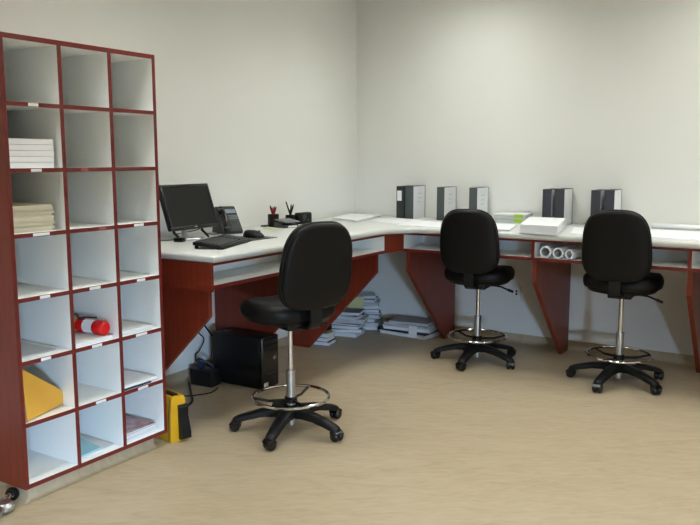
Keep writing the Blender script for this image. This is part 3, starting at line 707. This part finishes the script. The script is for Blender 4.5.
# piles of books and papers in the corner
ORD = ['lowest', 'second', 'third', 'fourth', 'fifth', 'sixth', 'seventh', 'eighth', 'ninth', 'tenth', 'eleventh', 'twelfth']
def pile(cx, cy, items, where, base_rot=0, jr=5, jp=.012):
    z = 0.0005
    for k, (w_, d_, h_, m, nm, col) in enumerate(items):
        pos = 'topmost' if k == len(items)-1 else ORD[k] + (' from the floor' if k else '')
        lab = '%s %s, %s in the %s' % (col, nm.replace('_', ' '), pos, where)
        t = thing(nm, lab, 'book' if nm != 'paper_bundle' else 'paper', (cx+random.uniform(-jp, jp), cy+random.uniform(-jp, jp), z), R(base_rot+random.uniform(-jr, jr)), where)
        if nm == 'paper_bundle':
            obj('sheets', stack_bm(-w_/2, w_/2, -d_/2, d_/2, 0, h_*.94, max(2, int(h_/.007)), .006), m, t, smooth=False)
            obj('top_sheet', box(bm_new(), -w_/2+.004, w_/2+.003, -d_/2+.002, d_/2+.004, h_*.94, h_), 'paper_grey', t, smooth=False)
        else:
            obj('pages', box(bm_new(), -w_/2+.006, w_/2-.004, -d_/2+.004, d_/2-.004, .002, h_-.002), 'book_white', t, smooth=False)
            b = bm_new(); box(b, -w_/2, w_/2, -d_/2, d_/2, 0, .002); box(b, -w_/2, w_/2, -d_/2, d_/2, h_-.002, h_); box(b, -w_/2, -w_/2+.003, -d_/2, d_/2, .002, h_-.002)
            obj('cover', b, m, t, smooth=False)
        z += h_+.0005
    return z
BKS = ('book_white','book_slate','book_green','book_dark')
pile(.215, -.875, [(.19,.15,.032,'book_dark','book','dark'), (.18,.15,.034,'book_dark','book','dark slim'), (.18,.14,.03,'card_yellow','book','pale yellow')], 'small pile by the leg', 10, 4)
pile(.215, -.475, [(.27,.22,.034,'book_white','book','white'), (.26,.21,.03,'book_slate','book','slate'), (.24,.21,.03,'book_green','book','green'), (.27,.22,.016,'book_navy','book','thin navy'), (.27,.21,.036,'paper_grey','paper_bundle','grey'), (.25,.21,.024,'book_white','book','thin white'), (.25,.2,.012,'book_navy','book','thin dark blue'), (.24,.20,.024,'book_slate','book','bluish')], 'front pile', 20, 13, .018)
zt = pile(.19, -.19, [(.29,.23,.03,'book_white','book','white'), (.30,.23,.04,'paper_grey','paper_bundle','grey'), (.27,.22,.03,'book_slate','book','slate'), (.28,.22,.034,'paper_grey','paper_bundle','pale grey'), (.27,.21,.014,'book_navy','book','thin navy'), (.27,.21,.03,'book_slate','book','bluish'), (.28,.22,.034,'book_navy','book','navy'), (.26,.2,.03,'paper_grey','paper_bundle','light grey'), (.24,.2,.028,'book_slate','book','slate blue'), (.22,.19,.022,'book_white','book','thin white')], 'tall rear pile', 27, 11, .014)
q = at(349, 311.5, y=-.385)
b = bm_new(); box(b, -.072, .072, -.002, .002, 0, .10, 0, Matrix.Translation((q.x+.062, -.385, max(q.z, .212))) @ Matrix.Rotation(R(10), 4, 'Z') @ Matrix.Rotation(R(-20), 4, 'X'))
put(b, 'card_folder', 'card_yellow', 'pale yellow card leaning on the tall rear pile', 'card', smooth=False)
# right-hand low pile of documents
for k, (x, y, w_, d_, h_, rot, m, nm, lab) in enumerate((
    (.665, -.20, .46, .24, .028, -6, 'paper', 'paper_bundle', 'white paper bundle lowest in the low pile by the leg panel'),
    (.655, -.195, .45, .23, .020, -3, 'book_navy', 'book', 'navy-edged ledger inside the low pile by the leg panel'),
    (.675, -.19, .43, .24, .030, 4, 'paper', 'paper_bundle', 'white paper bundle above the navy ledger in the low pile'),
    (.675, -.185, .42, .23, .018, -4, 'paper_grey', 'paper_bundle', 'grey paper bundle under the top sheets of the low pile'),
    (.685, -.18, .36, .22, .022, 7, 'paper_grey', 'paper_bundle', 'grey creased sheets on top of the low pile'))):
    z = sum((.028, .020, .030, .018, .022)[:k]) + .0005*(k+1)
    t = thing(nm, lab, 'paper' if nm == 'paper_bundle' else 'book', (x, y, z), R(rot), 'low pile of documents by the leg panel')
    if nm == 'paper_bundle':
        obj('sheets', stack_bm(-w_/2, w_/2, -d_/2, d_/2, 0, h_, max(2, int(h_/.006)), .007), m, t, smooth=False)
    else:
        obj('cover', box(bm_new(), -w_/2, w_/2, -d_/2, d_/2, 0, h_, .003), m, t)
c = at(412, 331, y=-.345)
b = bm_new(); box(b, -.04, .04, -.001, .001, 0, .085, 0, Matrix.Translation((c.x, -.335, .022)) @ Matrix.Rotation(R(-6), 4, 'Z') @ Matrix.Rotation(R(-4), 4, 'X'))
put(b, 'paper_note', 'paper', 'white note hanging down the front of the low pile', 'note', smooth=False)
b = bm_new(); lathe(b, [(.008, -.05), (.026, -.048), (.028, -.02), (.024, .0), (.028, .02), (.026, .048), (.008, .05)], 16, Matrix.Translation((.418, -.225, .0285)) @ Matrix.Rotation(R(80), 4, 'Z') @ Matrix.Rotation(R(90), 4, 'Y'))
put(b, 'black_roll', 'black_plastic', 'black rolled object at the left end of the low pile', 'roll')
